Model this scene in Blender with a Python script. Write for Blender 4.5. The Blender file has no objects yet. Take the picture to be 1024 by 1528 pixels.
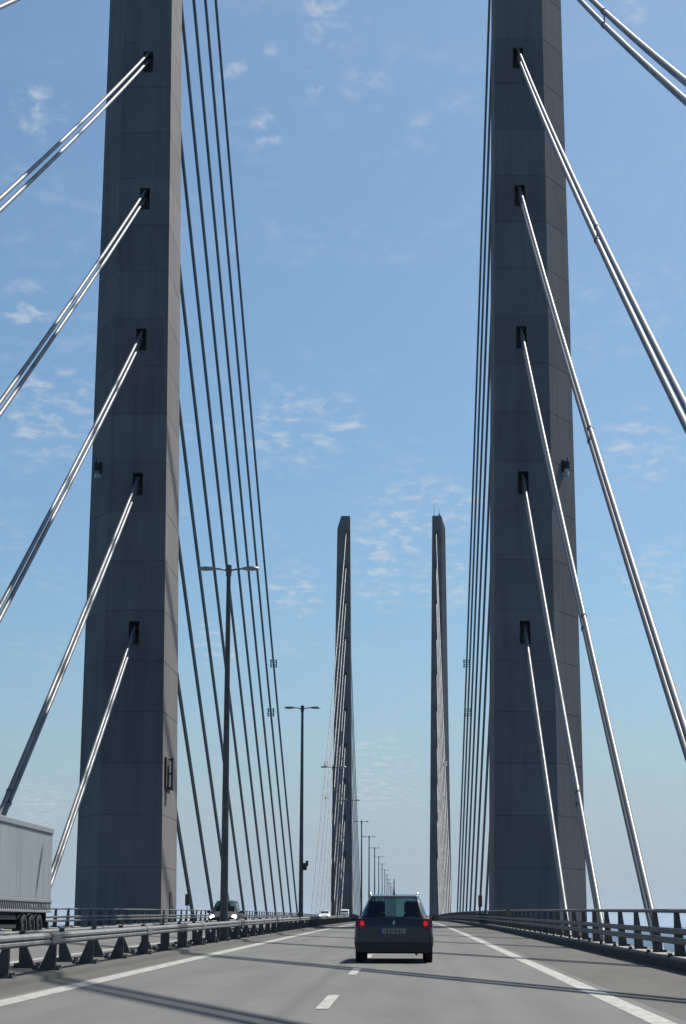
import bpy, bmesh, math, random
from mathutils import Vector, Matrix
random.seed(7)
scene = bpy.context.scene
COL = scene.collection

# ------------------------------------------------------------------ camera
H_EYE, YAW, PITCH, ROLL = 1.2013, math.radians(-1.8485), math.radians(9.3678), math.radians(0.2257)
F_PX, PP_X, PP_Y = 2869.8, 8.3, 138.7            # on a 1024 x 1528 picture
cam_d = bpy.data.cameras.new('camera'); cam = bpy.data.objects.new('camera', cam_d); COL.objects.link(cam)
fwd = Vector((math.sin(YAW)*math.cos(PITCH), math.cos(YAW)*math.cos(PITCH), math.sin(PITCH)))
rgt = Vector((math.cos(YAW), -math.sin(YAW), 0)); upv = rgt.cross(fwd)
R_ = math.cos(ROLL)*rgt + math.sin(ROLL)*upv; U_ = -math.sin(ROLL)*rgt + math.cos(ROLL)*upv
m = Matrix((R_, U_, -fwd)).transposed().to_4x4(); m.translation = Vector((0, 0, H_EYE)); cam.matrix_world = m
cam_d.sensor_fit = 'VERTICAL'; cam_d.sensor_height = 24; cam_d.lens = 24*F_PX/1528
cam_d.shift_x = -PP_X/1528; cam_d.shift_y = PP_Y/1528
cam_d.clip_start = 0.2; cam_d.clip_end = 120000
scene.camera = cam

# ------------------------------------------------------------------ sky, sun, exposure
SUN = Vector((0.409, 0.61, 1.0)).normalized()      # towards the sun
SUN_EL = math.asin(SUN.z); SUN_AZ = math.atan2(SUN.x, SUN.y)
world = bpy.data.worlds.new('World'); scene.world = world; world.use_nodes = True
wt = world.node_tree; wn = wt.nodes; wl = wt.links
bg = wn['Background']; bg.inputs['Strength'].default_value = 0.076
sky = wn.new('ShaderNodeTexSky'); sky.sky_type = 'NISHITA'; sky.sun_disc = False
sky.sun_elevation = SUN_EL; sky.sun_rotation = SUN_AZ
sky.altitude = 60; sky.air_density = 1.0; sky.dust_density = 1.6; sky.ozone_density = 6.0
def wmath(op, a, b=None, c=None):
    n = wn.new('ShaderNodeMath'); n.operation = op
    for i, v in enumerate((a, b, c)):
        if v is None: continue
        if isinstance(v, (int, float)): n.inputs[i].default_value = v
        else: wl.new(v, n.inputs[i])
    return n.outputs[0]
tc = wn.new('ShaderNodeTexCoord'); sep = wn.new('ShaderNodeSeparateXYZ'); wl.new(tc.outputs['Generated'], sep.inputs[0])
zz = wmath('ADD', wmath('MAXIMUM', sep.outputs['Z'], 0.0), 0.12)
comb = wn.new('ShaderNodeCombineXYZ')
wl.new(wmath('DIVIDE', sep.outputs['X'], zz), comb.inputs[0]); wl.new(wmath('DIVIDE', sep.outputs['Y'], zz), comb.inputs[1])
def wnoise(scale, detail, rough, off, dist=0.0, stretch=(1, 1, 1)):
    mp = wn.new('ShaderNodeMapping'); mp.inputs['Location'].default_value = off; mp.inputs['Scale'].default_value = stretch
    wl.new(comb.outputs[0], mp.inputs['Vector'])
    n = wn.new('ShaderNodeTexNoise'); n.inputs['Scale'].default_value = scale; n.inputs['Detail'].default_value = detail
    n.inputs['Roughness'].default_value = rough; n.inputs['Distortion'].default_value = dist
    wl.new(mp.outputs[0], n.inputs['Vector']); return n.outputs['Fac']
def wstep(v, lo, hi):
    n = wn.new('ShaderNodeMapRange'); n.interpolation_type = 'SMOOTHSTEP'
    n.inputs['From Min'].default_value = lo; n.inputs['From Max'].default_value = hi
    wl.new(v, n.inputs['Value']); return n.outputs[0]
flecks = wstep(wnoise(29.0, 6.0, 0.62, (3.1, 7.7, 0), 0.25, (1, 0.8, 1)), 0.43, 0.72)
patches = wstep(wnoise(4.2, 3.0, 0.55, (11.3, 2.2, 0)), 0.46, 0.62)
veil = wstep(wnoise(1.1, 4.0, 0.6, (0.7, 4.1, 0), 0.4, (1, 2.2, 1)), 0.45, 0.85)
CLOUDS = [(-0.0368, 0.8945, 0.4456, 0.0209), (-0.0906, 0.9023, 0.4215, 0.0105), (-0.0712, 0.9158, 0.3953, 0.0113), (-0.0221, 0.9101, 0.4137, 0.0192), (-0.049, 0.9085, 0.415, 0.0096), (0.0082, 0.919, 0.3941, 0.0148), (-0.0671, 0.9006, 0.4294, 0.0096), (-0.1836, 0.8989, 0.3979, 0.0152), (-0.1837, 0.9489, 0.2567, 0.0327), (-0.0629, 0.9657, 0.2518, 0.0327), (-0.0386, 0.9663, 0.2547, 0.0157), (-0.1145, 0.9612, 0.2508, 0.0131), (0.0029, 0.9781, 0.2082, 0.0327), (0.0238, 0.9767, 0.2131, 0.0218), (-0.0092, 0.9805, 0.1963, 0.0305), (-0.0128, 0.984, 0.1775, 0.0261), (0.0186, 0.9846, 0.174, 0.0174), (0.1179, 0.9632, 0.2415, 0.027), (0.101, 0.9637, 0.247, 0.0105), (0.1102, 0.8896, 0.4432, 0.0122), (-0.1939, 0.9319, 0.3065, 0.0183), (-0.0181, 0.9968, 0.0775, 0.0305), (-0.0979, 0.9849, 0.1425, 0.0218), (-0.1889, 0.9802, 0.0589, 0.0196), (0.1233, 0.9767, 0.1759, 0.0174), (-0.0598, 0.9836, 0.1704, 0.0157)]    # direction and angular radius of the small clouds
cover = wmath('MULTIPLY', patches, 0.3)
for bx, by, bz, br in CLOUDS:
    dn = wn.new('ShaderNodeVectorMath'); dn.operation = 'DOT_PRODUCT'; wl.new(tc.outputs['Generated'], dn.inputs[0]); dn.inputs[1].default_value = (bx, by, bz)
    cover = wmath('MAXIMUM', cover, wstep(dn.outputs['Value'], math.cos(br), math.cos(br*0.15)))
cl = wmath('ADD', wmath('MULTIPLY', flecks, cover), wmath('MULTIPLY', veil, 0.08))
cl = wmath('MINIMUM', wmath('MULTIPLY', cl, 0.62), 0.6)
mix = wn.new('ShaderNodeMix'); mix.data_type = 'RGBA'
wl.new(cl, mix.inputs['Factor']); wb = wn.new('ShaderNodeMix'); wb.data_type = 'RGBA'; wb.blend_type = 'MULTIPLY'; wb.inputs['Factor'].default_value = 1.0
wl.new(sky.outputs[0], wb.inputs['A']); wb.inputs['B'].default_value = (0.86, 1.01, 1.0, 1); 
hz = wn.new('ShaderNodeMix'); hz.data_type = 'RGBA'; wl.new(wmath('MULTIPLY', wstep(sep.outputs['Z'], 0.17, -0.01), 0.8), hz.inputs['Factor'])   # pale air along the whole horizon
wl.new(wb.outputs['Result'], hz.inputs['A']); hz.inputs['B'].default_value = (3.9, 4.95, 6.15, 1); wl.new(hz.outputs['Result'], mix.inputs['A']); mix.inputs['B'].default_value = (6.2, 6.6, 7.0, 1)
wl.new(mix.outputs['Result'], bg.inputs['Color'])
sun_d = bpy.data.lights.new('sun', 'SUN'); sun = bpy.data.objects.new('sun', sun_d); COL.objects.link(sun)
sun_d.energy = 5.0; sun_d.angle = math.radians(0.45); sun_d.color = (1.0, 0.955, 0.88)
sun.rotation_euler = SUN.to_track_quat('Z', 'Y').to_euler(); sun.location = (60, 100, 260)
vs = scene.view_settings; vs.view_transform = 'Standard'; vs.look = 'None'; vs.exposure = 0.4; vs.gamma = 1.0; vs.use_curve_mapping = False
scene.render.engine = 'CYCLES'

# ------------------------------------------------------------------ helpers
def new_mat(name, color, rough=0.6, metal=0.0, spec=0.5, coat=0.0):
    mt = bpy.data.materials.new(name); mt.use_nodes = True
    b = mt.node_tree.nodes['Principled BSDF']
    b.inputs['Base Color'].default_value = (*color, 1); b.inputs['Roughness'].default_value = rough
    b.inputs['Metallic'].default_value = metal; b.inputs['Specular IOR Level'].default_value = spec
    b.inputs['Coat Weight'].default_value = coat; b.inputs['Coat Roughness'].default_value = 0.06
    return mt
class NT:
    def __init__(s, mt): s.n = mt.node_tree.nodes; s.l = mt.node_tree.links; s.b = s.n['Principled BSDF']
    def link(s, a, b): s.l.new(a, b)
    def pos(s): return s.n.new('ShaderNodeNewGeometry').outputs['Position']
    def objco(s): return s.n.new('ShaderNodeTexCoord').outputs['Object']
    def noise(s, vec, scale, detail=3, rough=0.55, stretch=(1, 1, 1)):
        mp = s.n.new('ShaderNodeMapping'); mp.inputs['Scale'].default_value = stretch; s.link(vec, mp.inputs['Vector'])
        n = s.n.new('ShaderNodeTexNoise'); n.inputs['Scale'].default_value = scale; n.inputs['Detail'].default_value = detail
        n.inputs['Roughness'].default_value = rough; s.link(mp.outputs[0], n.inputs['Vector']); return n.outputs['Fac']
    def ramp(s, v, lo, hi, a=0.0, b=1.0):
        n = s.n.new('ShaderNodeMapRange'); n.inputs['From Min'].default_value = lo; n.inputs['From Max'].default_value = hi
        n.inputs['To Min'].default_value = a; n.inputs['To Max'].default_value = b; s.link(v, n.inputs['Value']); return n.outputs[0]
    def math(s, op, a, b=None):
        n = s.n.new('ShaderNodeMath'); n.operation = op
        for i, v in enumerate((a, b)):
            if v is None: continue
            if isinstance(v, (int, float)): n.inputs[i].default_value = v
            else: s.link(v, n.inputs[i])
        return n.outputs[0]
    def mix(s, fac, a, b, mode='MIX'):
        n = s.n.new('ShaderNodeMix'); n.data_type = 'RGBA'; n.blend_type = mode
        for k, v in (('Factor', fac), ('A', a), ('B', b)):
            sock = n.inputs[k]
            if isinstance(v, (int, float)): sock.default_value = v
            elif isinstance(v, tuple): sock.default_value = (*v, 1)
            else: s.link(v, sock)
        return n.outputs['Result']
    def color(s, v): s.link(v, s.b.inputs['Base Color'])
    def bump(s, h, strength, dist):
        n = s.n.new('ShaderNodeBump'); n.inputs['Strength'].default_value = strength; n.inputs['Distance'].default_value = dist
        s.link(h, n.inputs['Height']); s.link(n.outputs[0], s.b.inputs['Normal'])

MAT = {}
# concrete of the pylons: weathered grey, rain streaks, each lift cast slightly different
mt = MAT['concrete'] = new_mat('concrete', (0.3, 0.3, 0.29), 0.88, spec=0.25); t = NT(mt); p = t.pos()
big = t.noise(p, 0.22, 4, 0.6); streak = t.noise(p, 1.3, 4, 0.6, (1, 1, 0.06)); fine = t.noise(p, 5.0, 5, 0.65)
rnd = t.n.new('ShaderNodeObjectInfo').outputs['Random']
c = t.mix(t.ramp(big, 0.3, 0.7), (0.15, 0.137, 0.135), (0.194, 0.178, 0.173))
c = t.mix(t.ramp(streak, 0.48, 0.72, 0, 0.5), c, (0.09, 0.08, 0.078))
c = t.mix(t.ramp(fine, 0.35, 0.7, 0, 0.3), c, (0.215, 0.195, 0.186))
c = t.mix(1.0, c, t.ramp(rnd, 0, 1, 0.9, 1.1), 'MULTIPLY'); t.color(c); t.bump(fine, 0.3, 0.03)
MAT['joint_dark'] = new_mat('pocket_steel', (0.06, 0.06, 0.065), 0.7)
# asphalt: lanes paler and worn, shoulders browner; wheel tracks
def asphalt(name, base, dark, tracks):
    mt = new_mat(name, base, 0.85, spec=0.3); t = NT(mt); p = t.pos()
    grain = t.noise(p, 60, 3, 0.7); mid = t.noise(p, 1.2, 5, 0.6, (1, 0.18, 1)); lng = t.noise(p, 0.25, 3, 0.5, (1.5, 0.12, 1))
    c = t.mix(t.ramp(mid, 0.38, 0.62), base, tuple(v*0.9 for v in dark))
    c = t.mix(t.ramp(lng, 0.4, 0.65, 0, 0.35), c, tuple(v*1.16 for v in base))
    if tracks:
        sx = t.n.new('ShaderNodeSeparateXYZ'); t.link(p, sx.inputs[0])
        for x0, w, k in tracks:
            d = t.math('ABSOLUTE', t.math('SUBTRACT', sx.outputs[0], x0))
            c = t.mix(t.math('MULTIPLY', t.ramp(d, w, 0.0), k), c, tuple(v*0.7 for v in dark))
    c = t.mix(t.ramp(grain, 0.3, 0.7, 0, 0.5), c, tuple(v*0.72 for v in base)); t.color(c); t.bump(grain, 0.35, 0.006)
    return mt
MAT['lane'] = asphalt('asphalt_lane', (0.128, 0.126, 0.122), (0.106, 0.104, 0.1), [(-1.45, 0.2, 0.8), (0.05, 0.45, 0.4), (1.7, 0.45, 0.35), (-2.4, 0.4, 0.3), (-4.0, 0.4, 0.3), (0.85, 0.2, 0.35), (-10.4, 0.5, 0.25), (-14.2, 0.5, 0.25)])
MAT['shoulder'] = asphalt('asphalt_shoulder', (0.086, 0.082, 0.075), (0.07, 0.066, 0.061), [])
mt = MAT['paint'] = new_mat('road_paint', (0.5, 0.49, 0.44), 0.7); t = NT(mt); p = t.pos()
t.color(t.mix(t.ramp(t.noise(p, 7, 5, 0.7, (1, 0.35, 1)), 0.4, 0.64, 0, 0.8), (0.34, 0.335, 0.3), (0.17, 0.166, 0.155)))
mt = MAT['kerb'] = new_mat('kerb_concrete', (0.3, 0.28, 0.25), 0.9); t = NT(mt); p = t.pos()
t.color(t.mix(t.ramp(t.noise(p, 2.5, 4), 0.35, 0.7), (0.3, 0.28, 0.245), (0.19, 0.18, 0.165)))
def metal(name, a, b, rough, met, scale=3.0, spec=0.5):
    mt = new_mat(name, a, rough, met, spec); t = NT(mt); p = t.pos()
    n = t.noise(p, scale, 4, 0.6); t.color(t.mix(t.ramp(n, 0.35, 0.7), a, b))
    t.link(t.ramp(n, 0.3, 0.7, rough-0.08, rough+0.12), t.b.inputs['Roughness']); return mt
MAT['galv'] = metal('galvanised_rail', (0.175, 0.178, 0.178), (0.115, 0.117, 0.117), 0.75, 0.1)
MAT['post'] = metal('galvanised_post', (0.1, 0.102, 0.106), (0.065, 0.066, 0.07), 0.6, 0.2, 6)
MAT['kerb_dark'] = metal('kerb_dark_body', (0.03, 0.031, 0.034), (0.02, 0.02, 0.022), 0.8, 0.0, 4)  # near-black kerb body, below the paler kerb blocks
MAT['rail'] = metal('parapet_rail_steel', (0.11, 0.115, 0.12), (0.075, 0.08, 0.085), 0.55, 0.25, 6)
MAT['pole'] = metal('lamp_pole_steel', (0.115, 0.108, 0.108), (0.085, 0.08, 0.08), 0.55, 0.3, 2)
MAT['cable'] = metal('cable_sheath', (0.115, 0.124, 0.135), (0.09, 0.098, 0.108), 0.47, 0.0, 0.6, 0.45)
MAT['clamp'] = new_mat('clamp_steel', (0.05, 0.052, 0.058), 0.5, 0.4)
MAT['lamp_head'] = new_mat('luminaire_housing', (0.28, 0.3, 0.31), 0.45, 0.3)
MAT['black'] = new_mat('black_rubber', (0.014, 0.014, 0.015), 0.8)
MAT['dark_plastic'] = new_mat('dark_plastic', (0.022, 0.023, 0.025), 0.55)
MAT['chrome'] = new_mat('bright_metal', (0.6, 0.6, 0.6), 0.25, 0.9)
MAT['deck_steel'] = new_mat('deck_steel', (0.12, 0.125, 0.12), 0.6, 0.2)
MAT['blue_car'] = new_mat('dark_blue_grey_paint', (0.032, 0.035, 0.045), 0.32, 0.45, 0.5, 0.8)
MAT['grey_car'] = new_mat('grey_blue_paint', (0.03, 0.036, 0.043), 0.7, 0.0, 0.1, 0.0)
MAT['white_car'] = new_mat('white_paint', (0.62, 0.63, 0.64), 0.35, 0.0, 0.5, 0.6)
MAT['red_lens'] = new_mat('red_lens', (0.16, 0.006, 0.008), 0.15, 0, 0.6, 0.5)
MAT['pale_lens'] = new_mat('pale_lens', (0.8, 0.55, 0.5), 0.12, 0, 0.6, 0.5)
MAT['interior'] = new_mat('interior_cloth', (0.03, 0.031, 0.034), 0.9)
MAT['rim_dark'] = new_mat('dull_rim', (0.04, 0.04, 0.043), 0.6, 0.3)
MAT['plate'] = new_mat('plate_white', (0.3, 0.3, 0.3), 0.5)
MAT['plate_blue'] = new_mat('plate_blue', (0.02, 0.03, 0.2), 0.4)
MAT['plate_char'] = new_mat('plate_character', (0.03, 0.03, 0.035), 0.5)
mt = MAT['tail_on'] = new_mat('lit_tail_lamp', (0.4, 0.01, 0.01), 0.2)
mt.node_tree.nodes['Principled BSDF'].inputs['Emission Color'].default_value = (1, 0.03, 0.015, 1)
mt.node_tree.nodes['Principled BSDF'].inputs['Emission Strength'].default_value = 0.3
mt = MAT['headlight'] = new_mat('lit_headlight', (0.9, 0.9, 0.85), 0.2)
mt.node_tree.nodes['Principled BSDF'].inputs['Emission Color'].default_value = (1, 0.9, 0.66, 1)
mt.node_tree.nodes['Principled BSDF'].inputs['Emission Strength'].default_value = 12.0
def glass_mat(name, tint):
    mt = bpy.data.materials.new(name); mt.use_nodes = True; n = mt.node_tree.nodes; l = mt.node_tree.links
    n.remove(n['Principled BSDF']); tr = n.new('ShaderNodeBsdfTransparent'); tr.inputs[0].default_value = (*tint, 1)
    gl = n.new('ShaderNodeBsdfGlossy'); gl.inputs['Roughness'].default_value = 0.03; gl.inputs[0].default_value = (0.9, 0.95, 0.95, 1)
    lw = n.new('ShaderNodeLayerWeight'); lw.inputs['Blend'].default_value = 0.5
    pw = n.new('ShaderNodeMath'); pw.operation = 'POWER'; l.new(lw.outputs['Facing'], pw.inputs[0]); pw.inputs[1].default_value = 4.0
    fr = n.new('ShaderNodeMath'); fr.operation = 'MULTIPLY_ADD'; l.new(pw.outputs[0], fr.inputs[0]); fr.inputs[1].default_value = 0.7; fr.inputs[2].default_value = 0.05
    mx = n.new('ShaderNodeMixShader'); l.new(fr.outputs[0], mx.inputs[0]); l.new(tr.outputs[0], mx.inputs[1]); l.new(gl.outputs[0], mx.inputs[2])
    l.new(mx.outputs[0], n['Material Output'].inputs['Surface']); return mt
MAT['glass'] = glass_mat('tinted_glass', (0.33, 0.45, 0.44))
mt = MAT['curtain'] = new_mat('trailer_sheeting', (0.5, 0.53, 0.55), 0.55); t = NT(mt); p = t.pos()
t.color(t.mix(t.ramp(t.noise(p, 1.0, 3, 0.6, (1, 1.6, 0.15)), 0.35, 0.7), (0.3, 0.325, 0.345), (0.235, 0.26, 0.28)))
MAT['trailer_rail'] = new_mat('trailer_rail_paint', (0.26, 0.265, 0.28), 0.45)
MAT['wall_panel_dark'] = new_mat('dark_board', (0.07, 0.07, 0.068), 0.8)
MAT['sign_red'] = new_mat('sign_back_brown', (0.1, 0.05, 0.045), 0.6)
MAT['yellow'] = new_mat('yellow_plate', (0.2, 0.16, 0.09), 0.6)
MAT['pale_box'] = new_mat('pale_housing', (0.45, 0.5, 0.53), 0.5)
mt = MAT['sea'] = new_mat('sea_water', (0.03, 0.085, 0.14), 0.5, spec=0.05); t = NT(mt); p = t.pos()
t.color(t.mix(t.ramp(t.noise(p, 0.002, 4), 0.35, 0.7), (0.04, 0.09, 0.14), (0.03, 0.075, 0.12)))
wv = t.math('ADD', t.noise(p, 0.12, 6, 0.65, (1, 0.6, 1)), t.math('MULTIPLY', t.noise(p, 0.015, 3), 2.0)); t.bump(wv, 0.9, 3.0)

def mesh_from(name, verts, faces, mat, smooth=False):
    me = bpy.data.meshes.new(name); me.from_pydata([tuple(v) for v in verts], [], faces); me.validate()
    bm = bmesh.new(); bm.from_mesh(me); bmesh.ops.recalc_face_normals(bm, faces=bm.faces); bm.to_mesh(me); bm.free()
    if mat: me.materials.append(MAT[mat])
    if smooth:
        for f in me.polygons: f.use_smooth = True
    return me
def put(name, me, parent=None, loc=(0, 0, 0), rot=(0, 0, 0)):
    o = bpy.data.objects.new(name, me); COL.objects.link(o)
    o.parent = parent; o.location = loc; o.rotation_euler = rot
    return o
def root(name, loc, label, cat, group=None, rz=0.0):
    o = bpy.data.objects.new(name, None); COL.objects.link(o); o.location = loc; o.rotation_euler = (0, 0, rz)
    o.empty_display_size = 0.3; return tag(o, label, cat, group)
def tag(o, label, cat, group=None):
    o['label'] = label; o['category'] = cat
    if group: o['group'] = group
    return o
def struct(o): o['kind'] = 'structure'; return o
def stuff(o): o['kind'] = 'stuff'; return o
class MB:
    """collects boxes, prisms and tubes into one mesh"""
    def __init__(s): s.v = []; s.f = []
    def add(s, vs, fs):
        k = len(s.v); s.v += [tuple(v) for v in vs]; s.f += [tuple(i+k for i in f) for f in fs]
    def box(s, x0, x1, y0, y1, z0, z1, bev=0.0):
        if bev:
            b = bev
            ring = lambda z, i: [(x0+i, y0+b, z), (x0+b, y0+i, z), (x1-b, y0+i, z), (x1-i, y0+b, z), (x1-i, y1-b, z), (x1-b, y1-i, z), (x0+b, y1-i, z), (x0+i, y1-b, z)]
            s.loft([ring(z0, b*.7), ring(z0+b, 0), ring(z1-b, 0), ring(z1, b*.7)]); return
        s.add([(x0, y0, z0), (x1, y0, z0), (x1, y1, z0), (x0, y1, z0), (x0, y0, z1), (x1, y0, z1), (x1, y1, z1), (x0, y1, z1)],
              [(0, 3, 2, 1), (4, 5, 6, 7), (0, 1, 5, 4), (1, 2, 6, 5), (2, 3, 7, 6), (3, 0, 4, 7)])
    def loft(s, rings, caps=True, closed=True):
        n = len(rings[0]); vs = [p for r in rings for p in r]; fs = []
        for i in range(len(rings)-1):
            for j in range(n if closed else n-1):
                a, b = i*n+j, i*n+(j+1) % n; fs.append((a, b, b+n, a+n))
        if caps: fs += [tuple(range(n))[::-1], tuple(range((len(rings)-1)*n, len(rings)*n))]
        s.add(vs, fs)
    def tube(s, pts, rad, n=8, caps=True):
        pts = [Vector(p) for p in pts]; rings = []
        for i, p in enumerate(pts):
            d = (pts[min(i+1, len(pts)-1)] - pts[max(i-1, 0)]).normalized()
            a = d.cross(Vector((0, 0, 1)) if abs(d.z) < 0.95 else Vector((1, 0, 0))).normalized(); b = d.cross(a)
            r = rad[i] if isinstance(rad, (list, tuple)) else rad
            rings.append([p + r*(math.cos(2*math.pi*k/n)*a + math.sin(2*math.pi*k/n)*b) for k in range(n)])
        s.loft(rings, caps)
    def mesh(s, name, mat, smooth=False): return mesh_from(name, s.v, s.f, mat, smooth)
def shade_auto(me, ang=35):
    for f in me.polygons: f.use_smooth = True
    me.set_sharp_from_angle(angle=math.radians(ang)); return me

# ------------------------------------------------------------------ bridge geometry (metres; camera stands at x = y = 0, road surface z = 0 there)
YP, SPAN, GRADE = 152.18, 490.0, 0.00756
YM = YP + SPAN/2
CX = -6.29                                        # bridge centre line
PLANE = 15.22                                     # cable planes, from the centre line
A0, DK, DZ, SAG, ZC = 44.35, 20.0, 11.93, 3.4, -1.76
ZT0 = 26.97                                       # first cable's height on the pylon above its deck anchorage
def zd(y): return GRADE*(y - y*y/(2*YM))
Y0, Y1 = -40.0, 1480.0
YS = [Y0 + 20*i for i in range(int((Y1-Y0)/20)+1)]
def strip(x0, x1, dz, ys=YS):
    v = []; f = []
    for y in ys: v += [(x0, y, zd(y)+dz), (x1, y, zd(y)+dz)]
    for i in range(len(ys)-1): f.append((2*i, 2*i+1, 2*i+3, 2*i+2))
    return v, f
def extrude_profile(prof, ys=YS):
    """prof: closed list of (x, z) above the deck; runs along the bridge"""
    mb = MB(); mb.loft([[(x, y, zd(y)+z) for x, z in prof] for y in ys]); return mb
# sea
mb = MB(); N = 96; Rr = 42000.0
rings = [[(r*math.cos(2*math.pi*k/N), r*math.sin(2*math.pi*k/N)+300, -67.0) for k in range(N)] for r in (50, 400, 2500, 9000, 20000, Rr)]
mb.loft(rings, caps=False); mb.add(rings[0], [tuple(range(N))])
me = mb.mesh('sea', 'sea'); 
if me.polygons[0].normal.z < 0: me.flip_normals()
struct(put('sea', me))
# deck slab and road surfaces
deck = struct(put('bridge_deck', extrude_profile([(-18.75, -0.03), (6.17, -0.03), (6.17, -0.75), (4.6, -1.6), (-17.2, -1.6), (-18.75, -0.75)]).mesh('bridge_deck', 'deck_steel')))
def sheet(name, x0, x1, dz, mat, parent=None, ys=YS):
    me = mesh_from(name, *strip(x0, x1, dz, ys), mat)
    if me.polygons[0].normal.z < 0: me.flip_normals()
    return put(name, me, parent)
road = struct(sheet('road', -5.45, 2.98, 0.0, 'lane'))
road2 = struct(sheet('oncoming_road', -16.3, -8.35, 0.0, 'lane'))
struct(sheet('hard_shoulder', 2.98, 5.32, 0.0, 'shoulder'))
struct(sheet('oncoming_shoulder', -17.9, -16.3, 0.0, 'shoulder'))
struct(sheet('road_verge', -8.35, -5.45, 0.0, 'shoulder'))
struct(put('median_strip', extrude_profile([(-7.75, -0.02), (-6.0, -0.02), (-6.05, 0.07), (-7.7, 0.07)]).mesh('median_strip', 'shoulder')))
kerb_r = struct(put('kerb', extrude_profile([(5.3, -0.02), (6.1, -0.02), (6.1, 0.17), (5.34, 0.18), (5.305, 0.15)]).mesh('kerb', 'kerb_dark')))
kerb_l = struct(put('kerb', extrude_profile([(-17.88, -0.02), (-18.68, -0.02), (-18.68, 0.17), (-17.92, 0.18), (-17.885, 0.15)]).mesh('kerb', 'kerb_dark')))
# markings
ysm = YS
sheet('edge_line', 2.54, 2.82, 0.004, 'paint', road, ysm); sheet('edge_line', -5.31, -4.97, 0.004, 'paint', road, ysm)
sheet('edge_line', -8.85, -8.55, 0.004, 'paint', road2, ysm); sheet('edge_line', -16.05, -15.77, 0.004, 'paint', road2, ysm)
DASH = mesh_from('lane_dash', [(-.08, 0, 0), (.08, 0, 0), (.08, 3.8, 0), (-.08, 3.8, 0)], [(0, 1, 2, 3)], 'paint')
for rd, x in ((road, -1.06), (road2, -12.3)):
    for i in range(-1, 34):
        y = 23.45 + 12.1*i
        put('lane_dash', DASH, rd, (x, y, zd(y)+0.006), (math.atan(GRADE*(1-y/YM)), 0, 0))
# outrigger brackets that carry the cables
mbk = MB()
mbk.loft([[(0, -.35, -1.5), (0, .35, -1.5), (0, .35, -.2), (0, -.35, -.2)], [(2.75, -.35, -2.3), (2.75, .35, -2.3), (2.75, .35, -1.6), (2.75, -.35, -1.6)]])
mbk.box(2.4, 3.1, -.5, .5, -2.6, -1.75)
OUTR = mbk.mesh('outrigger', 'deck_steel')
ANCH = [YP - A0 - DK*k for k in range(8)] + [YP + A0 + DK*k for k in range(10)] + [YP+SPAN - A0 - DK*k for k in range(10)] + [YP+SPAN + A0 + DK*k for k in range(10)]
for y in ANCH:
    put('outrigger', OUTR, deck, (6.17, y, zd(y))); put('outrigger', OUTR, deck, (-18.75, y, zd(y)), (0, 0, math.pi))

# ------------------------------------------------------------------ pylons: cast in 3.94 m lifts, a recessed anchor pocket in every third
LIFT = DZ/3
def section(z):
    q = z - 5
    return 12.65 + 0.0100*q, 17.55 - 0.0042*q, 19.97 - 0.0125*q, 9.6 - 0.037*q      # inner, chamfer, outer (from centre line), depth
PK_HW = 0.41
def ring(z, inset=0.0, pk=PLANE):
    ui, uc, uo, d = section(z); e = 0.46*d; h = d/2
    ui += inset; uo -= inset; h -= inset; uc -= inset*.4
    return [(ui, -h), (pk-PK_HW, -h), (pk+PK_HW, -h), (uc, -h), (uo, -h+e), (uo, h-e), (uc, h), (pk+PK_HW, h), (pk-PK_HW, h), (ui, h)]
def block_mesh(z0, z1, side, pocket=None, topcut=None):
    g = 0.03
    levels = [(z0+.003, .03), (z0+g, 0)] + ([(pocket[0], 0), (pocket[1], 0)] if pocket else []) + [(z1-g, 0), (z1-.003, .03)]
    v = []; f = []; n = 10
    for li, (z, ins) in enumerate(levels):
        for j, (u, w) in enumerate(ring(z, ins)):
            zc = z
            if topcut and li >= len(levels)-2 and j in (4, 5): zc = topcut - (z1 - z)
            v.append((side*u, w, zc))
    for i in range(len(levels)-1):
        for j in range(n):
            if pocket and i == 2 and j in (1, 7):
                a, b, c2, d2 = i*n+j, i*n+j+1, (i+1)*n+j+1, (i+1)*n+j
                k = len(v); s = 1 if j == 1 else -1
                for q in (a, b, c2, d2): v.append((v[q][0], v[q][1] + s*1.3, v[q][2]))
                f += [(a, b, k+1, k), (b, c2, k+2, k+1), (c2, d2, k+3, k+2), (d2, a, k, k+3), (k, k+1, k+2, k+3)]
                continue
            a, b = i*n+j, i*n+(j+1) % n; f.append((a, b, b+n, a+n))
    f += [tuple(range(n)), tuple(range((len(levels)-1)*n, len(levels)*n))]
    return mesh_from('concrete_block', v, f, 'concrete')
def zt(k): return zd(YP) + ZC + ZT0 + DZ*k
joint0 = zt(0) - 2.95 - LIFT/2
TOP, SHO = 137.5, 133.8
def lift_list():
    out = []; i = -7
    while True:
        z0 = joint0 + LIFT*i; z1 = z0 + LIFT
        if z0 > zt(9) - 2.95 + LIFT/2 - .1: out.append((z0, TOP, None, SHO)); break
        k = i//3
        out.append((z0, z1, (zt(k)-3.65, zt(k)-1.8) if i % 3 == 0 and 0 <= k <= 9 else None, None)); i += 1
    return out
PYL = {}
for side in (1, -1):
    PYL[side] = [block_mesh(z0, z1, side, pk, tcut) for z0, z1, pk, tcut in lift_list()]
    zb = joint0 - 7*LIFT; mb = MB()
    mb.loft([[(side*u, w, z) for u, w in ring(z)] for z in (-66.9, zb-.004)])
    PYL[side].append(mb.mesh('lower_shaft', 'concrete'))
def pylon(side, y, label):
    r = root('bridge_pylon', (CX, y, 0), label, 'pylon', 'pylons of the bridge')
    for me in PYL[side]: put('lower_shaft' if me.name.startswith('lower') else 'concrete_block', me, r)
    return r
pyl_nl = pylon(-1, YP, 'tall grey concrete pylon rising behind the white lorry, inner face sunlit')
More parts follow.
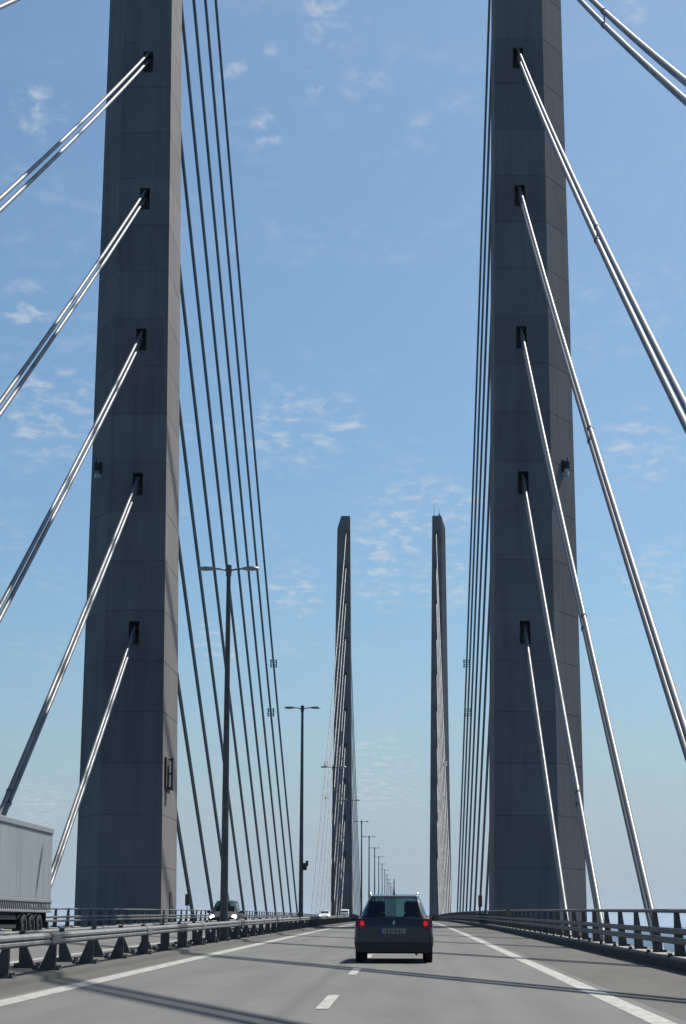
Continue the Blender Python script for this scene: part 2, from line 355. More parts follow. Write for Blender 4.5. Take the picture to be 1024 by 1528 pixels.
pyl_nr = pylon(1, YP, 'tall grey concrete pylon with pale chamfer beside the dark estate car\'s carriageway')
pyl_fl = pylon(-1, YP+SPAN, 'slim distant concrete pylon beyond the oncoming cars')
pyl_fr = pylon(1, YP+SPAN, 'slim distant concrete pylon with two thin antennas on top')
# equipment on the pylons
def wall_kit(r, side):
    ui = section(12.5)[0]
    mb = MB(); mb.box(-.55, -.4, -.55, .55, 11.3, 13.85, .03)
    for z in (11.5, 12.6, 13.7):
        for w in (-.45, .45): mb.box(-.42, .08, w-.04, w+.04, z-.04, z+.04)
    back = MB(); back.box(-.16, .12, -1.9, 1.7, 11.45, 13.8, .03)  # flat dark grey panel standing proud of the wall behind the equipment
    o = put('dark_wall_panel', back.mesh('dark_wall_panel', 'wall_panel_dark'), r, (side*ui, -1.7, 0)); o.scale = (side, 1, 1)
    me = mb.mesh('equipment_panel', 'clamp')
    o = put('equipment_panel', me, r, (side*(ui), -2.1, 0)); o.scale = (side, 1, 1)
    mb = MB(); mb.box(-.07, .1, -.5, .5, zd(YP)+.35, zd(YP)+2.55, .02); mb.box(-.1, -.07, .3, .38, zd(YP)+1.4, zd(YP)+1.5)
    o = put('door', mb.mesh('door', 'clamp'), r, (side*section(2)[0], .7, 0)); o.scale = (side, 1, 1)
wall_kit(pyl_nl, -1)
def chamfer_lamp(r, side):
    z = 37.0; ui, uc, uo, d = section(z); e = .46*d; u = (uc+uo)/2 + .05; w = -d/2 + e/2 - .05
    nrm = math.atan2(uo-uc, e)
    mb = MB(); mb.box(-.22, .22, -.75, -.15, -.1, .65, .06); mb.box(-.3, .3, -.18, .1, -.5, .75); mb.box(-.05, .05, -.5, -.4, .6, 1.1)
    o = put('floodlight', mb.mesh('floodlight', 'clamp'), r, (side*u, w, z), (0, 0, side*(math.pi/2-nrm)))
    mb = MB(); mb.box(-.2, .2, -.55, .1, -1.0, -.52, .04); put('lamp_housing', mb.mesh('lamp_housing', 'pale_box'), o); o.scale = (.75, .75, .75)
chamfer_lamp(pyl_nl, -1); chamfer_lamp(pyl_nr, 1)
for u, h, rr in ((14.6, 4.6, .11), (16.3, 2.8, .12)):
    mb = MB(); mb.tube([(u, 0, TOP-.1), (u, 0, TOP+h*.5), (u, 0, TOP+h)], [rr, rr*.8, rr*.5], 6)
    if h < 4: mb.tube([(u, 0, TOP-.1), (u, 0, TOP+1.0)], .3, 8)
    put('antenna', mb.mesh('antenna', 'clamp'), pyl_fr)

# ------------------------------------------------------------------ stay cables: pairs, one above the other, sagging
def cable_meshes(k, main):
    """local frame: origin at the deck anchorage, +y towards the pylon"""
    run = A0 + DK*k; ya = YP + (run if main else -run)
    rise = (zd(YP) + ZC + ZT0 + DZ*k) - (zd(ya) + ZC)
    L = math.hypot(run, rise); sag = SAG*(L/240)**2
    def at(y, dz=0.0):
        q = y/run; return Vector((0, y, rise*q - 4*sag*q*(1-q) + dz))
    end = run - (section(zt(k))[3]/2 - 1.0)
    res = {'at': at}
    ys = [end*i/44 for i in range(45)]
    for nm, dz in (('low', -.335), ('up', .335)):
        mb = MB(); mb.tube([at(y, dz) for y in ys], .125, 12); me = mb.mesh('cable', 'cable', True); res[nm] = me
    for nm, dz in (('slow', -.335), ('sup', .335)):
        mb = MB(); q = [0, .6, 1.2, 1.8, 2.4]
        mb.tube([at(y, dz) for y in q], .165, 10); res[nm] = mb.mesh('anchor_sleeve', 'clamp', True)
    mb = MB()
    if not main and k >= 1:
        y = 15.0*k; a, b = at(y, -.335), at(y, .335)
        for q in (a, b):
            d = (at(y+.5)-at(y)).normalized(); mb.tube([q-d*.1, q+d*.1], .16, 10)
        mb.tube([a, b], .035, 6); res['tie'] = mb.mesh('tie_clamp', 'clamp')
    elif main and k >= 8:
        y = 15.2*(k-4); d = (at(y+.5)-at(y)).normalized()
        for dx in (-.42, .42):
            for dz in (-.335, .335): 
                q = at(y, dz) + Vector((dx, 0, 0)); mb.tube([q-d*.45, q+d*.45], .1, 8)
        for s_ in (-.25, .25):
            for dz in (-.335, .335): q = at(y, dz) + d*s_; mb.tube([q-Vector((.45, 0, 0)), q+Vector((.45, 0, 0))], .05, 6)
        res['tie'] = mb.mesh('damper', 'clamp')
    return res
ORD = ['lowest', 'second', 'third', 'fourth', 'fifth', 'sixth', 'seventh', 'eighth', 'ninth', 'topmost']
SETS = {(k, mn): cable_meshes(k, mn) for k in range(10) for mn in (False, True)}
def cable_pair(k, main, far, side):
    yp = YP + (SPAN if far else 0); s = 1 if (main != far) else -1      # direction from pylon to anchorage
    ya = yp + s*(A0 + DK*k)
    who = {(-1, False): 'the pylon behind the lorry', (1, False): 'the pylon on the dark car\'s side', (-1, True): 'the distant pylon beyond the cars', (1, True): 'the distant pylon with antennas'}[(side, far)]
    lab = f"{ORD[k]} stay cable pair, {'mid-span' if main else 'shore'} side of {who}"
    ms = SETS[(k, main)]
    r = root('stay_cable_pair', (CX + side*PLANE, ya, zd(ya)+ZC), lab, 'cable', 'stay cable pairs of the bridge', 0 if s < 0 else math.pi)
    for nm in ('low', 'up'): put('cable', ms[nm], r)
    if not far:
        for nm in ('slow', 'sup'): put('anchor_sleeve', ms[nm], r)
    if 'tie' in ms: put('damper' if main else 'tie_clamp', ms['tie'], r)
for side in (-1, 1):
    for k in range(10):
        if k < 8: cable_pair(k, False, False, side)
        cable_pair(k, True, False, side); cable_pair(k, True, True, side); cable_pair(k, False, True, side)

# ------------------------------------------------------------------ guard rails and parapets
YR = [-12 + 8*i for i in range(180)]
def guard_rail(x, sgn, label):
    """sgn: +1 when the traffic side faces +x"""
    r = root('median_guardrail', (0, 0, 0), label, 'guardrail', 'guardrails along the median')
    prof = [(0.02, .49), (.10, .495), (.14, .53), (.14, .57), (.105, .595), (.14, .62), (.14, .66), (.10, .695), (.02, .70), (-.01, .67), (-.01, .52)]
    put('rail', extrude_profile([(x + sgn*a, b+.07-.02) for a, b in prof], YR).mesh('rail', 'galv'), r)
    mb = MB()
    for i in range(70):
        y = 9.6 + 12.45*i
        pr = [(.0, .48), (.11, .485), (.152, .525), (.152, .665), (.11, .705), (.0, .71), (-.018, .68), (-.018, .51)]
        if i < 24:
            me_ = MB(); me_.loft([[(x+sgn*a, yy, zd(yy)+b+.05) for a, b in pr] for yy in (y-.45, y+.45)]); put('splice_sleeve', me_.mesh('splice_sleeve', 'galv'), r)
    m_ = MB()      # leaning fin post: upright on the traffic side, flared towards the middle of the median
    m_.loft([[(a, yy, z) for a, yy in ((.0, -.045), (.0, .045), (-wd, .045), (-wd, -.045))] for z, wd in ((0, .31), (.42, .13), (.5, .11), (.69, .1))])
    if sgn < 0: m_.v = [(-a, b, c) for a, b, c in m_.v]
    POST = m_.mesh('post', 'post')
    m_ = MB(); m_.box(-.4, .09, -.15, .15, 0, .035)
    for bx_ in (-.36, .05):
        for by_ in (-.11, .11): m_.box(bx_-.025, bx_+.025, by_-.025, by_+.025, .035, .085)
    if sgn < 0: m_.v = [(-a, b, c) for a, b, c in m_.v]
    PLATE = m_.mesh('base_plate', 'post')
    far_ = MB()
    off = 0.0 if sgn > 0 else 1.2
    for i in range(230):
        y = 10.45 + off + 4.15*i
        if i < 96:
            p_ = put('post', POST, r, (x-sgn*.012, y, zd(y)+.07)); 
            if i < 40: put('base_plate', PLATE, p_)
        else: far_.box(x-.18, x+.18, y-.06, y+.06, zd(y)+.07, zd(y)+.75)
    stuff(put('distant_posts', far_.mesh('distant_posts', 'post'), r))
guard_rail(-6.42, 1, 'galvanised guardrail on dark fin posts along the dark estate car\'s side of the median')
guard_rail(-7.36, -1, 'galvanised guardrail along the lorry\'s side of the median, behind the other rail')
def parapet(x, sgn, label):
    """sgn: +1 when the outside is towards +x"""
    r = root('parapet', (0, 0, 0), label, 'parapet', 'parapets along the deck edges')
    def rail(nm, prof): put(nm, extrude_profile([(x + sgn*a, b) for a, b in prof], YR).mesh(nm, 'rail'), r)
    rail('top_rail', [(.0, 1.145), (.03, 1.125), (.11, 1.125), (.14, 1.145), (.14, 1.19), (.11, 1.21), (.03, 1.21), (.0, 1.19)])
    for zc in (.56, .755):
        rail('guard_rail', [(-.13, zc-.04), (-.10, zc-.06), (.02, zc-.06), (.03, zc-.04), (.03, zc+.04), (.02, zc+.06), (-.10, zc+.06), (-.13, zc+.04)])
    m_ = MB()
    m_.loft([[(sgn*a, yy, z) for a, yy in ((.03, -.05), (.03, .05), (.03+wd, .05), (.03+wd, -.05))] for z, wd in ((0, .24), (.5, .17), (.96, .105))])
    POST = m_.mesh('post', 'post')
    m_ = MB(); m_.box(-.12, .34, -.17, .17, 0, .04)
    for bx_ in (-.07, .3):
        for by_ in (-.12, .12): m_.box(bx_-.03, bx_+.03, by_-.03, by_+.03, .04, .12)
    if sgn < 0: m_.v = [(-a, b, c) for a, b, c in m_.v]
    PLATE = m_.mesh('base_plate', 'post'); far_ = MB()
    for i in range(270):
        y = 8.0 + 3.65*i
        if i < 112:
            p_ = put('post', POST, r, (x, y, zd(y)+.178))
            if i < 48: put('base_plate', PLATE, p_)
        else: far_.box(x+sgn*.12-.1, x+sgn*.12+.1, y-.05, y+.05, zd(y)+.23, zd(y)+1.13)
    stuff(put('distant_posts', far_.mesh('distant_posts', 'post'), r))
KB = MB(); KB.box(-.02, .66, -1.45, 1.45, 0, .075, .02); KBM = KB.mesh('kerb_block', 'kerb')
for kb, x, sg in ((kerb_r, 5.36, 1), (kerb_l, -17.94, -1)):
    for i in range(110):
        y = 8.0 + 3.65*(i+.5); put('kerb_block', KBM, kb, (x, y, zd(y)+.172), (math.atan(GRADE*(1-y/YM)), 0, 0 if sg > 0 else math.pi))
parapet(5.47, 1, 'dark steel parapet with three rails along the estate car\'s carriageway')
parapet(-18.05, -1, 'dark steel parapet along the far kerb behind the lorry')

# ------------------------------------------------------------------ street lamps on the median
def lamp_parts():
    Hh = 14.0; P_ = {}
    mb = MB(); mb.tube([(0, 0, 0), (0, 0, .9), (0, 0, 1.0), (0, 0, 7), (0, 0, Hh-.05)], [.17, .165, .15, .118, .08], 10); P_['pole'] = shade_auto(mb.mesh('pole', 'pole'))
    mb = MB(); mb.box(-.3, .3, -.3, .3, 0, .04); P_['base'] = mb.mesh('base_plate', 'pole')
    mb = MB(); mb.tube([(0, 0, Hh-.3), (0, 0, Hh+.12)], .11, 8); P_['collar'] = mb.mesh('cap', 'pole')
    mb = MB(); mb.tube([(0, 0, Hh-.1), (.35, 0, Hh-.03), (.75, 0, Hh)], .035, 6); P_['arm'] = mb.mesh('arm', 'pole', True)
    mb = MB()
    mb.loft([[(x, y*w, Hh-.02+z*t_) for y, z in ((-1, 0), (-.8, .8), (0, 1), (.8, .8), (1, 0), (.7, -.7), (-.7, -.7))] for x, w, t_ in ((.5, .05, .04), (.62, .12, .075), (.9, .17, .09), (1.08, .15, .07), (1.16, .08, .03))])
    P_['lamp_head'] = shade_auto(mb.mesh('lamp_head', 'lamp_head'), 50); return P_
LP = lamp_parts()
LORD = ['first', 'second', 'third', 'fourth', 'fifth', 'sixth', 'seventh', 'eighth', 'ninth', 'tenth', 'eleventh', 'twelfth', 'thirteenth', 'fourteenth', 'fifteenth', 'sixteenth', 'seventeenth', 'eighteenth']
for i in range(18):
    y = 72.3 + 51.0*i
    lab = f'{LORD[i]} double-armed street lamp along the median past the lorry' + (', small box on its pole' if i == 1 else '')
    r = root('street_lamp', (-6.93, y, zd(y)+.07), lab, 'street lamp', 'street lamps along the median')
    put('pole', LP['pole'], r); put('cap', LP['collar'], r); put('base_plate', LP['base'], r)
    for rz in (0, math.pi): put('arm', LP['arm'], r, (0, 0, 0), (0, 0, rz)); put('lamp_head', LP['lamp_head'], r, (0, 0, 0), (0, 0, rz))
    if i == 1:
        mb = MB(); mb.box(.1, .36, -.15, .15, 3.6, 4.05, .04); mb.box(.28, .45, -.1, .1, 3.85, 4.2, .03); put('control_box', mb.mesh('control_box', 'clamp'), r)

# ------------------------------------------------------------------ vehicles
def lerp_tab(tab, y):
    for a, b in zip(tab[:-1], tab[1:]):
        if y <= b[0]:
            q = max(0.0, (y-a[0])/(b[0]-a[0])); return [u+(v-u)*q for u, v in zip(a[1:], b[1:])]
    return list(tab[-1][1:])
WHEEL = {}
def wheel_meshes():
    def lathe(prof, n=28):
        mb = MB(); rings = []
        for k in range(n):
            a = 2*math.pi*k/n; rings.append([(x, r*math.cos(a), r*math.sin(a)) for x, r in prof])
        rings.append(rings[0]); mb.loft(rings, caps=False, closed=False); return mb
    t_ = lathe([(-.1, .2), (-.1, .29), (-.075, .315), (.075, .315), (.1, .29), (.1, .2)]); WHEEL['tyre'] = shade_auto(t_.mesh('tyre', 'black'))
    r_ = lathe([(.06, .0), (.085, .05), (.06, .09), (.07, .17), (.098, .2), (.1, .205), (-.1, .205)]); WHEEL['rim'] = shade_auto(r_.mesh('rim', 'rim_dark'))
wheel_meshes()
def add_wheel(parent, x, y, r=.315, s=1.0):
    w = put('wheel', WHEEL['tyre'], parent, (x, y, r), (0, 0, 0 if x > 0 else math.pi)); w.scale = (s, s, s)
    put('rim', WHEEL['rim'], w)
def loft_car(r, tab, paint, win, extra_pillars=(), nsub=1):
    """tab rows: y, zb, zbelt, zroof, wl, wb, wr.   Buckets of the shell become parts.
       win(y, j) -> part name for a face whose mid station is y and ring segment j"""
    ys = [t[0] for t in tab]; st = []
    for a, b in zip(ys[:-1], ys[1:]):
        n = max(1, int((b-a)/.12)); st += [a+(b-a)*i/n for i in range(n)]
    st.append(ys[-1]); V = []; NJ = None
    for y in st:
        zb, zl, zr, wl, wb, wr = lerp_tab(tab, y)
        zm = zb + (zl-zb)*.45
        half = [(0, zb), (wl*.82, zb), (wl*.95, zb+.05), (wl, zb+.16), (wl*1.005, zm), (wl*.995, zm+(zl-zm)*.5), (wb+(wl-wb)*.45, zl-.05), (wb, zl),
                (wb+(wr-wb)*.06, zl+(zr-zl)*.06), (wb+(wr-wb)*.45, zl+(zr-zl)*.5), (wr+.03, zr-(zr-zl)*.14), (wr-.02, zr-(zr-zl)*.05), (wr-.1, zr), (wr*.5, zr+.018), (0, zr+.025)]
        NJ = len(half); V.append([(-x, y, z) for x, z in half[::-1]][:-1] + [(x, y, z) for x, z in half])
    n = len(V[0]); B = {}
    for i in range(len(st)-1):
        ym = (st[i]+st[i+1])/2
        for j in range(n-1):
            jj = j if j < NJ-1 else n-2-j          # 0 roof centre ... NJ-2 floor, mirrored
            seg = NJ-2-jj                           # 0 floor ... NJ-2 roof centre
            nm = win(ym, seg, j < NJ-1); B.setdefault(nm, []).append([V[i][j], V[i][j+1], V[i+1][j+1], V[i+1][j]])
    parts = {}
    for nm, quads in B.items():
        vv = []; idx = {}; ff = []
        for q in quads:
            fc = []
            for p_ in q:
                key = (round(p_[0], 4), round(p_[1], 4), round(p_[2], 4))
                if key not in idx: idx[key] = len(vv); vv.append(p_)
                fc.append(idx[key])
            if len(set(fc)) >= 3: ff.append(tuple(dict.fromkeys(fc)))
        if nm == 'body':
            for V_, flip in ((V[0], 1), (V[-1], 0)):           # closing faces, front and rear
                k = len(vv); vv += V_; ff.append(tuple(range(k, k+n)))
        base = nm.split('.')[0]
        me = mesh_from(base, vv, ff, paint if base == 'body' else ('glass' if 'window' in base or 'windscreen' in base else 'dark_plastic'))
        shade_auto(me, 32); parts[nm] = put(base, me, r)
    return parts
def poly_panel(name, mat, parent, pts, yf, th=.02):
    """panel outlined in (x, z), lying on the surface y = yf(x, z), th thick towards -y"""
    n = len(pts); v = [(x, yf(x, z)-th, z) for x, z in pts] + [(x, yf(x, z)+.03, z) for x, z in pts]
    f = [tuple(range(n)), tuple(range(2*n-1, n-1, -1))] + [(i, (i+1) % n, (i+1) % n+n, i+n) for i in range(n)]
    return put(name, mesh_from(name, v, f, mat), parent)
def seats(r, y_front, y_rear, w=.415, z0=.4):
    for x in (-w, w):
        mb = MB(); mb.box(x-.215, x+.215, y_front, y_front+.14, z0, z0+.7, .05); mb.box(x-.215, x+.215, y_front+.1, y_front+.6, z0, z0+.16, .05)
        mb.box(x-.19, x+.19, y_front, y_front+.1, z0+.69, z0+.98, .06)
        put('front_seat', mb.mesh('front_seat', 'interior'), r)
    mb = MB(); mb.box(-.62, .62, y_rear, y_rear+.14, z0-.05, z0+.55, .05); mb.box(-.62, .62, y_rear+.1, y_rear+.6, z0-.05, z0+.12, .05)
    for x in (-.42, .42): mb.box(x-.13, x+.13, y_rear, y_rear+.09, z0+.58, z0+.74, .04)
    put('rear_seat', mb.mesh('rear_seat', 'interior'), r)

# the estate car ahead, seen from behind (local y = 0 at the tail, nose towards +y)
CARY = 43.4
car = root('estate_car', (-.365, CARY, zd(CARY)), 'dark blue-grey estate car driving ahead with lit red tail lamps and roof rails', 'car')
tab = [(0.00, .30, .70, .78, .80, .76, .66), (0.03, .25, .86, .92, .84, .775, .655), (0.09, .22, .95, 1.00, .865, .775, .64), (0.20, .22, .965, 1.16, .877, .772, .60), (0.34, .21, .965, 1.36, .88, .77, .56), (0.43, .21, .965, 1.455, .88, .77, .545),
       (0.60, .20, .96, 1.485, .88, .77, .55), (1.5, .19, .95, 1.515, .88, .77, .565), (2.4, .19, .94, 1.50, .88, .765, .56), (2.75, .19, .93, 1.43, .88, .76, .55), (3.45, .19, .92, 1.0, .875, .74, .60), (3.6, .19, .9, .95, .87, .73, .6), (4.2, .2, .74, .80, .82, .66, .52), (4.38, .28, .62, .68, .7, .55, .4)]
def win_e(y, s, left):
    if s in (11, 12, 13) and .10 < y < .42: return 'rear_window'
    if s in (8, 9) and .38 < y < 2.9 and not (.86 < y < .98 or 1.83 < y < 1.95): return 'side_window' + ('.l' if left else '.r') + str(int(y > .9) + int(y > 1.9))
    if s in (11, 12, 13) and 2.55 < y < 3.42: return 'windscreen'
    if s <= 3: return 'lower_trim'
    return 'body'
loft_car(car, tab, 'blue_car', win_e)
def ysurf(x, z):
    yb = 0 if z < .78 else (z-.78)*.21 if z < .92 else .03+(z-.92)*.75 if z < 1.0 else .09 + (z-1.0)*.69
    return yb + max(0, abs(x)-.68)**2*2.2
for s in (-1, 1):
    tl = poly_panel('tail_light', 'red_lens', car, [(s*a, b) for a, b in ((.63, .75), (.8, .73), (.862, .80), (.85, .95), (.80, 1.05), (.735, 1.04), (.68, .93), (.63, .86))], lambda x, z: ysurf(x, z)-.015, .03)
    poly_panel('lit_lamp', 'tail_on', tl, [(s*.705+.05*math.cos(a), .87+.06*math.sin(a)) for a in [k*math.pi/5 for k in range(10)]], lambda x, z: ysurf(x, z)-.05, .012)
    poly_panel('reversing_lens', 'pale_lens', tl, [(s*a, b) for a, b in ((.715, .97), (.785, .97), (.79, 1.035), (.75, 1.035))], lambda x, z: ysurf(x, z)-.05, .012)
bp = MB(); bp.loft([[(x*.985, yy, z) for x, z in ((-.86, .3), (-.83, .24), (.83, .24), (.86, .3), (.865, .43), (.84, .46), (-.84, .46), (-.865, .43))] for yy in (-.07, -.04, .1)])
put('rear_bumper', bp.mesh('rear_bumper', 'dark_plastic'), car)
put('bumper_upper', (lambda b: (b.loft([[(x*sc, yy, z) for x, z in ((-.85, .462), (.85, .462), (.84, .60), (.8, .64), (-.8, .64), (-.84, .60))] for yy, sc in ((-.055, .93), (-.04, .98), (.1, 1.0))]), b.mesh('bumper_upper', 'blue_car'))[1])(MB()), car)
pl = poly_panel('number_plate', 'plate', car, [(-.26, .645), (.26, .645), (.26, .755), (-.26, .755)], lambda x, z: -.012, .012)
poly_panel('plate_band', 'plate_blue', pl, [(-.315, .645), (-.262, .645), (-.262, .755), (-.315, .755)], lambda x, z: -.012, .012)
xx = -.21
for w_ in (.022, .05, .045, .022, .05, .05, .03):
    poly_panel('character', 'plate_char', pl, [(xx, .665), (xx+w_, .665), (xx+w_*.8, .70), (xx+w_, .735), (xx, .735), (xx+w_*.25, .70)], lambda x, z: -.026, .004); xx += w_ + .022
poly_panel('badge', 'chrome', car, [(-.03, .86), (.0, .84), (.03, .87), (.018, .9), (.03, .935), (0, .945), (-.012, .91)], lambda x, z: ysurf(x, z)-.005, .01)
poly_panel('high_brake_light', 'red_lens', car, [(-.2, 1.425), (.2, 1.425), (.17, 1.452), (-.17, 1.452)], lambda x, z: .385, .02)
sp = MB(); sp.loft([[(x, y0_, z0_) for x, y0_, z0_ in ((-.53, .36, 1.445), (.53, .36, 1.445), (.54, .62, 1.50), (-.54, .62, 1.50))], [(-.5, .36, 1.475), (.5, .36, 1.475), (.5, .62, 1.515), (-.5, .62, 1.515)]]); put('roof_spoiler', sp.mesh('roof_spoiler', 'blue_car'), car)
for s in (-1, 1):
    mb = MB(); mb.tube([(s*.54, .62, 1.47), (s*.535, .72, 1.545), (s*.55, 1.6, 1.565), (s*.545, 2.3, 1.55), (s*.54, 2.4, 1.49)], .02, 6); put('roof_rail', mb.mesh('roof_rail', 'chrome', True), car)
    mb = MB(); mb.box(s*.98-.1, s*.98+.1, 2.62, 2.76, .93, 1.08, .04); mb.box(min(s*.76, s*.9), max(s*.76, s*.9), 2.66, 2.72, .95, 1.0); put('wing_mirror', mb.mesh('wing_mirror', 'blue_car'), car)
    for y in (.78, 3.5): add_wheel(car, s*.765, y)
mb = MB(); mb.tube([(0, .75, 1.505), (0, .72, 1.58), (0, .6, 1.86)], [.025, .014, .01], 6); put('aerial', mb.mesh('aerial', 'dark_plastic'), car)
mb = MB(); mb.tube([(.5, .02, .2), (.5, .5, .22)], .03, 8); put('exhaust', mb.mesh('exhaust', 'clamp'), car)
seats(car, 1.75, .95)

# oncoming cars (local y = 0 at the nose, tail towards +y)
def oncoming(name, label, x, y, paint, W_=1.0, Ht=1.0, bonnet=1.0):
    r = root(name, (x, y, zd(y)), label, 'car', 'oncoming cars')
    tb = [(0.0, .3, .55, .6, .68, .56, .45), (.06, .24, .66, .72, .8, .66, .52), (.3, .21, .76, .82, .86, .72, .58), (1.0*bonnet, .2, .92, 1.0, .88, .75, .62), (1.1*bonnet+.05, .2, .94, 1.06, .88, .77, .6), (1.75*bonnet, .2, .97, 1.42*Ht, .88, .77, .57), (2.2, .2, .98, 1.5*Ht, .88, .77, .57), (3.5, .2, 1.0, 1.5*Ht, .88, .77, .56), (3.95, .22, 1.0, 1.3*Ht, .87, .76, .54), (4.2, .28, .9, 1.02, .83, .74, .56)]
    tb = [(a, b, c_, max(d_, c_+.03), e*W_, f_*W_, g_*W_) for a, b, c_, d_, e, f_, g_ in tb]
    w0 = 1.1*bonnet+.05
    def wf(yy, s, left):
        if s in (11, 12, 13) and w0 < yy < 1.7*bonnet: return 'windscreen'
        if s in (8, 9) and 1.55*bonnet < yy < 3.7 and not (2.45 < yy < 2.6): return 'side_window' + ('.l' if left else '.r') + str(int(yy > 2.5))
        if s in (11, 12, 13) and 3.55 < yy < 4.05: return 'rear_window'
        if s <= 3: return 'lower_trim'
        return 'body'
    loft_car(r, tb, paint, wf)
    for s in (-1, 1):
        ys_ = lambda a, b: .02 + max(0, abs(a)-.45)**2*1.2 + max(0, b-.58)*.9
        hl = poly_panel('headlight', 'chrome', r, [(s*a*W_, b) for a, b in ((.46, .61), (.77, .61), (.82, .74), (.78, .89), (.50, .88))], ys_, .03)
        poly_panel('lit_bulb', 'headlight', hl, [(s*.64*W_+.12*math.cos(a), .75+.125*math.sin(a)) for a in [k*math.pi/5 for k in range(10)]], lambda a, b: ys_(a, b)-.035, .01)
        for yy in (.8, 3.4): add_wheel(r, s*.765*W_, yy)
        mb = MB(); mb.box(s*.98*W_-.1, s*.98*W_+.1, 1.5, 1.62, .97, 1.12, .03); mb.box(min(s*.76, s*.92)*W_, max(s*.76, s*.92)*W_, 1.53, 1.59, .99, 1.04); put('wing_mirror', mb.mesh('wing_mirror', paint), r)
    mb = MB(); mb.box(-.42, .42, -.03, .1, .42, .56, .03); put('grille', mb.mesh('grille', 'dark_plastic'), r)
    mb = MB(); mb.box(-.26, .26, -.05, -.03, .33, .42); put('number_plate', mb.mesh('number_plate', 'plate'), r)
    seats(r, 1.9, 2.9)
    return r
oncoming('people_carrier', 'dark grey-blue oncoming people carrier with headlights on, behind the first lamp', -10.9, 113, 'grey_car', 1.0, 1.14, .92)
oncoming('oncoming_car', 'white oncoming car with bright headlights', -12.6+.1, 284, 'white_car', 1.0, 1.0, 1.0)

# lorry with a pale sheet-sided trailer, coming towards us (local y = 0 at the trailer's tail, cab towards -y)
LY = 67.5; LXr = 1.27
lo = root('lorry', (-12.5-LXr, LY, zd(LY)), 'lorry with pale grey sheet-sided trailer on the oncoming carriageway', 'lorry')
TL = 13.6
mb = MB(); mb.box(-1.24, 1.24, -TL, 0, 1.32, 3.86, .03); put('trailer_box', mb.mesh('trailer_box', 'curtain'), lo)
for s in (-1, 1):       # vertical folds of the side sheeting, each a strip of its own
    for i in range(46):
        y = -TL + .15 + i*.293; b = .003 + .008*random.random()
        m2 = MB(); m2.loft([[(s*1.239, y, z), (s*(1.243+b), y+.1, z), (s*(1.243+b), y+.19, z), (s*1.239, y+.29, z)] for z in (1.5, 3.7)])
        put('side_sheet_fold', m2.mesh('side_sheet_fold', 'curtain'), lo)
    m2 = MB(); m2.box(min(s*1.2, s*1.29), max(s*1.2, s*1.29), -TL-.02, .02, 3.74, 3.93, .02); put('roof_rail', m2.mesh('roof_rail', 'trailer_rail'), lo)
    m2 = MB(); m2.box(min(s*1.22, s*1.285), max(s*1.22, s*1.285), -TL, .02, 1.36, 1.47, .01); m2.box(min(s*1.22, s*1.275), max(s*1.22, s*1.275), -TL, .02, 1.02, 1.1, .01); put('side_beam', m2.mesh('side_beam', 'trailer_rail'), lo)
    m3 = MB()
    for i in range(46):
        y = -TL + .2 + i*.293
        m3.loft([[(s*1.23, y+q, 1.1), (s*1.23, y+q+.09, 1.1), (s*1.26, y+q+.09, 1.1), (s*1.26, y+q, 1.1)] if lev == 0 else [(s*1.23, y+q, 1.36), (s*1.23, y+q+.09, 1.36), (s*1.26, y+q+.09, 1.36), (s*1.26, y+q, 1.36)] for lev, q in ((0, 0.0), (1, .1))])
    put('strap_buckles', m3.mesh('strap_buckles', 'trailer_rail'), lo)
    for yy in (-1.9, -3.2, -4.5): add_wheel(lo, s*1.08, yy, .5, 1.587)
    for yy in (-12.0, -16.3): add_wheel(lo, s*1.06, yy, .5, 1.587)
    m2 = MB(); m2.box(min(s*1.14, s*1.18), max(s*1.14, s*1.18), -9.8, -5.6, .5, .62); m2.box(min(s*1.14, s*1.18), max(s*1.14, s*1.18), -9.8, -5.6, .78, .9); put('side_guard', m2.mesh('side_guard', 'dark_plastic'), lo)
mb = MB(); mb.box(-.55, .55, -TL+.2, -.05, .92, 1.3); mb.box(-1.2, 1.2, -.25, -.05, .5, .72); mb.box(-1.1, 1.1, -.12, -.06, .7, 1.2); mb.box(-.45, .45, -17.2, -11, .6, .95); put('chassis', mb.mesh('chassis', 'dark_plastic'), lo)
mb = MB(); mb.loft([[(-1.22, y, z) for y, z in ((-14.3, .45), (-14.3, 3.5), (-15.9, 3.55), (-16.45, 3.2), (-16.75, 2.1), (-16.85, 1.2), (-16.8, .4))], [(1.22, y, z) for y, z in ((-14.3, .45), (-14.3, 3.5), (-15.9, 3.55), (-16.45, 3.2), (-16.75, 2.1), (-16.85, 1.2), (-16.8, .4))]])
put('cab', mb.mesh('cab', 'white_car'), lo)
mb = MB(); mb.loft([[(-1.1, -16.53, 2.9), (1.1, -16.53, 2.9), (1.1, -16.5, 2.9), (-1.1, -16.5, 2.9)], [(-1.15, -16.78, 2.0), (1.15, -16.78, 2.0), (1.15, -16.72, 2.0), (-1.15, -16.72, 2.0)]]); put('windscreen', mb.mesh('windscreen', 'dark_plastic'), lo)
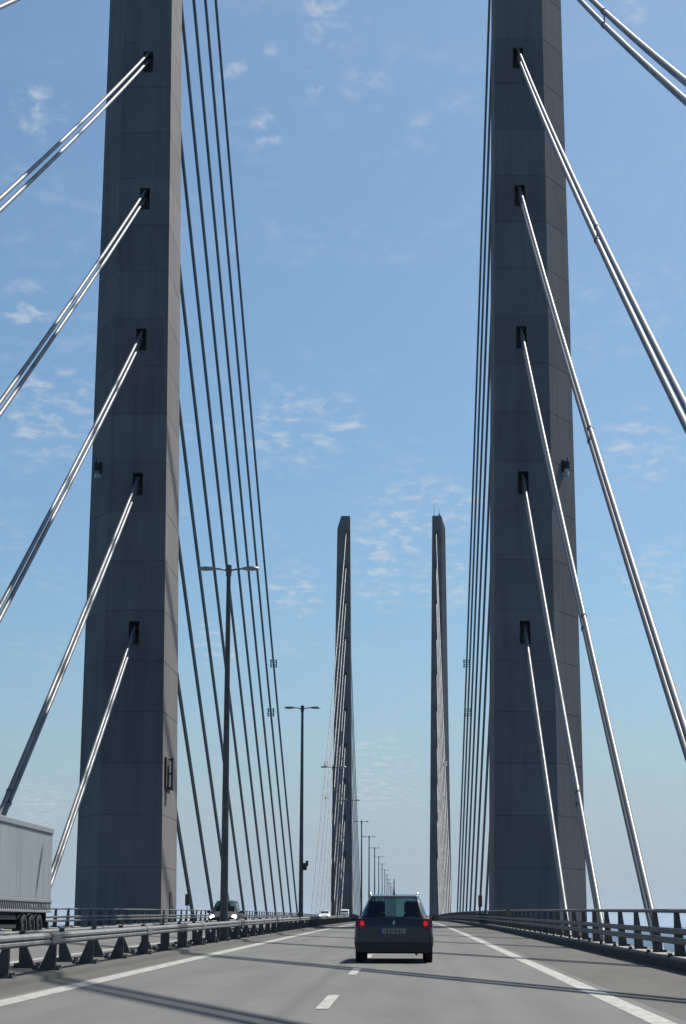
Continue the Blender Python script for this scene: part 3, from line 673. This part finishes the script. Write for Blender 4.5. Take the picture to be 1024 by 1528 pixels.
# distant white van near the crest
VY = 436.0
vn = root('delivery_van', (-14.75, VY, zd(VY)), 'small distant white van with a dark windscreen near the far pylon', 'van')
mb = MB(); mb.loft([[(x*sc, y, z) for x, z in ((-.98, .35), (.98, .35), (1.0, .9), (.98, 1.5), (.92, zt_-.2), (.8, zt_), (-.8, zt_), (-.92, zt_-.2), (-.98, 1.5), (-1.0, .9))] for y, zt_, sc in ((0, 1.71, .93), (.15, 1.71, .98), (1.2, 2.5, 1), (1.6, 2.6, 1), (5.4, 2.6, 1))])
put('body', mb.mesh('body', 'white_car'), vn)
mb = MB(); mb.loft([[(-.9, .16, 1.3), (.9, .16, 1.3), (.9, .1, 1.32), (-.9, .1, 1.32)], [(-.8, 1.1, 2.22), (.8, 1.1, 2.22), (.8, .55, 2.24), (-.8, .55, 2.24)]]); put('windscreen', mb.mesh('windscreen', 'dark_plastic'), vn)
mb = MB(); mb.box(-.95, .95, -.06, .1, .4, .85, .04); put('front_bumper', mb.mesh('front_bumper', 'dark_plastic'), vn)
for s in (-1, 1):
    for yy in (.9, 4.4): add_wheel(vn, s*.85, yy, .34, 1.08)

# ------------------------------------------------------------------ small roadside things
def sign_post(x, y, label, h=2.25):
    r = root('marker_sign', (x, y, zd(y)+.24), label, 'sign', 'marker signs beside the pylons')
    mb = MB(); mb.tube([(0, 0, 0), (0, 0, h)], .035, 8); put('post', mb.mesh('post', 'post'), r)
    mb = MB(); mb.box(-.17, .17, -.07, -.03, h-.95, h, .01); put('panel', mb.mesh('panel', 'sign_red'), r)
sign_post(-18.42, 160.3, 'small dark marker sign by the sunlit pylon behind the far parapet')
sign_post(5.85, 163, 'small dark marker sign past the pylon on the estate car\'s side')
r = root('marker_plate', (5.42, 107.6, zd(107.6)+.7), 'small yellowish plate fixed on the parapet of the estate car\'s carriageway', 'plate')
mb = MB(); mb.box(-.16, .16, -.03, 0, .2, .62, .01); put('panel', mb.mesh('panel', 'yellow'), r)
mb = MB(); mb.box(-.02, .08, 0, .05, .25, .55); put('bracket', mb.mesh('bracket', 'post'), r)

# ------------------------------------------------------------------ air
HAZE = True
if HAZE:
    mb = MB(); mb.box(-43000, 43000, -42800, 43400, -68.2, 150)
    me = mb.mesh('haze', None); o = stuff(put('haze', me))
    hm = bpy.data.materials.new('haze'); hm.use_nodes = True; n = hm.node_tree.nodes; n.remove(n['Principled BSDF'])
    pv = n.new('ShaderNodeVolumePrincipled'); pv.inputs['Color'].default_value = (0.6, 0.77, 0.97, 1); pv.inputs['Density'].default_value = 1.8e-5; pv.inputs['Anisotropy'].default_value = 0.3
    hm.node_tree.links.new(pv.outputs[0], n['Material Output'].inputs['Volume']); me.materials.append(hm)
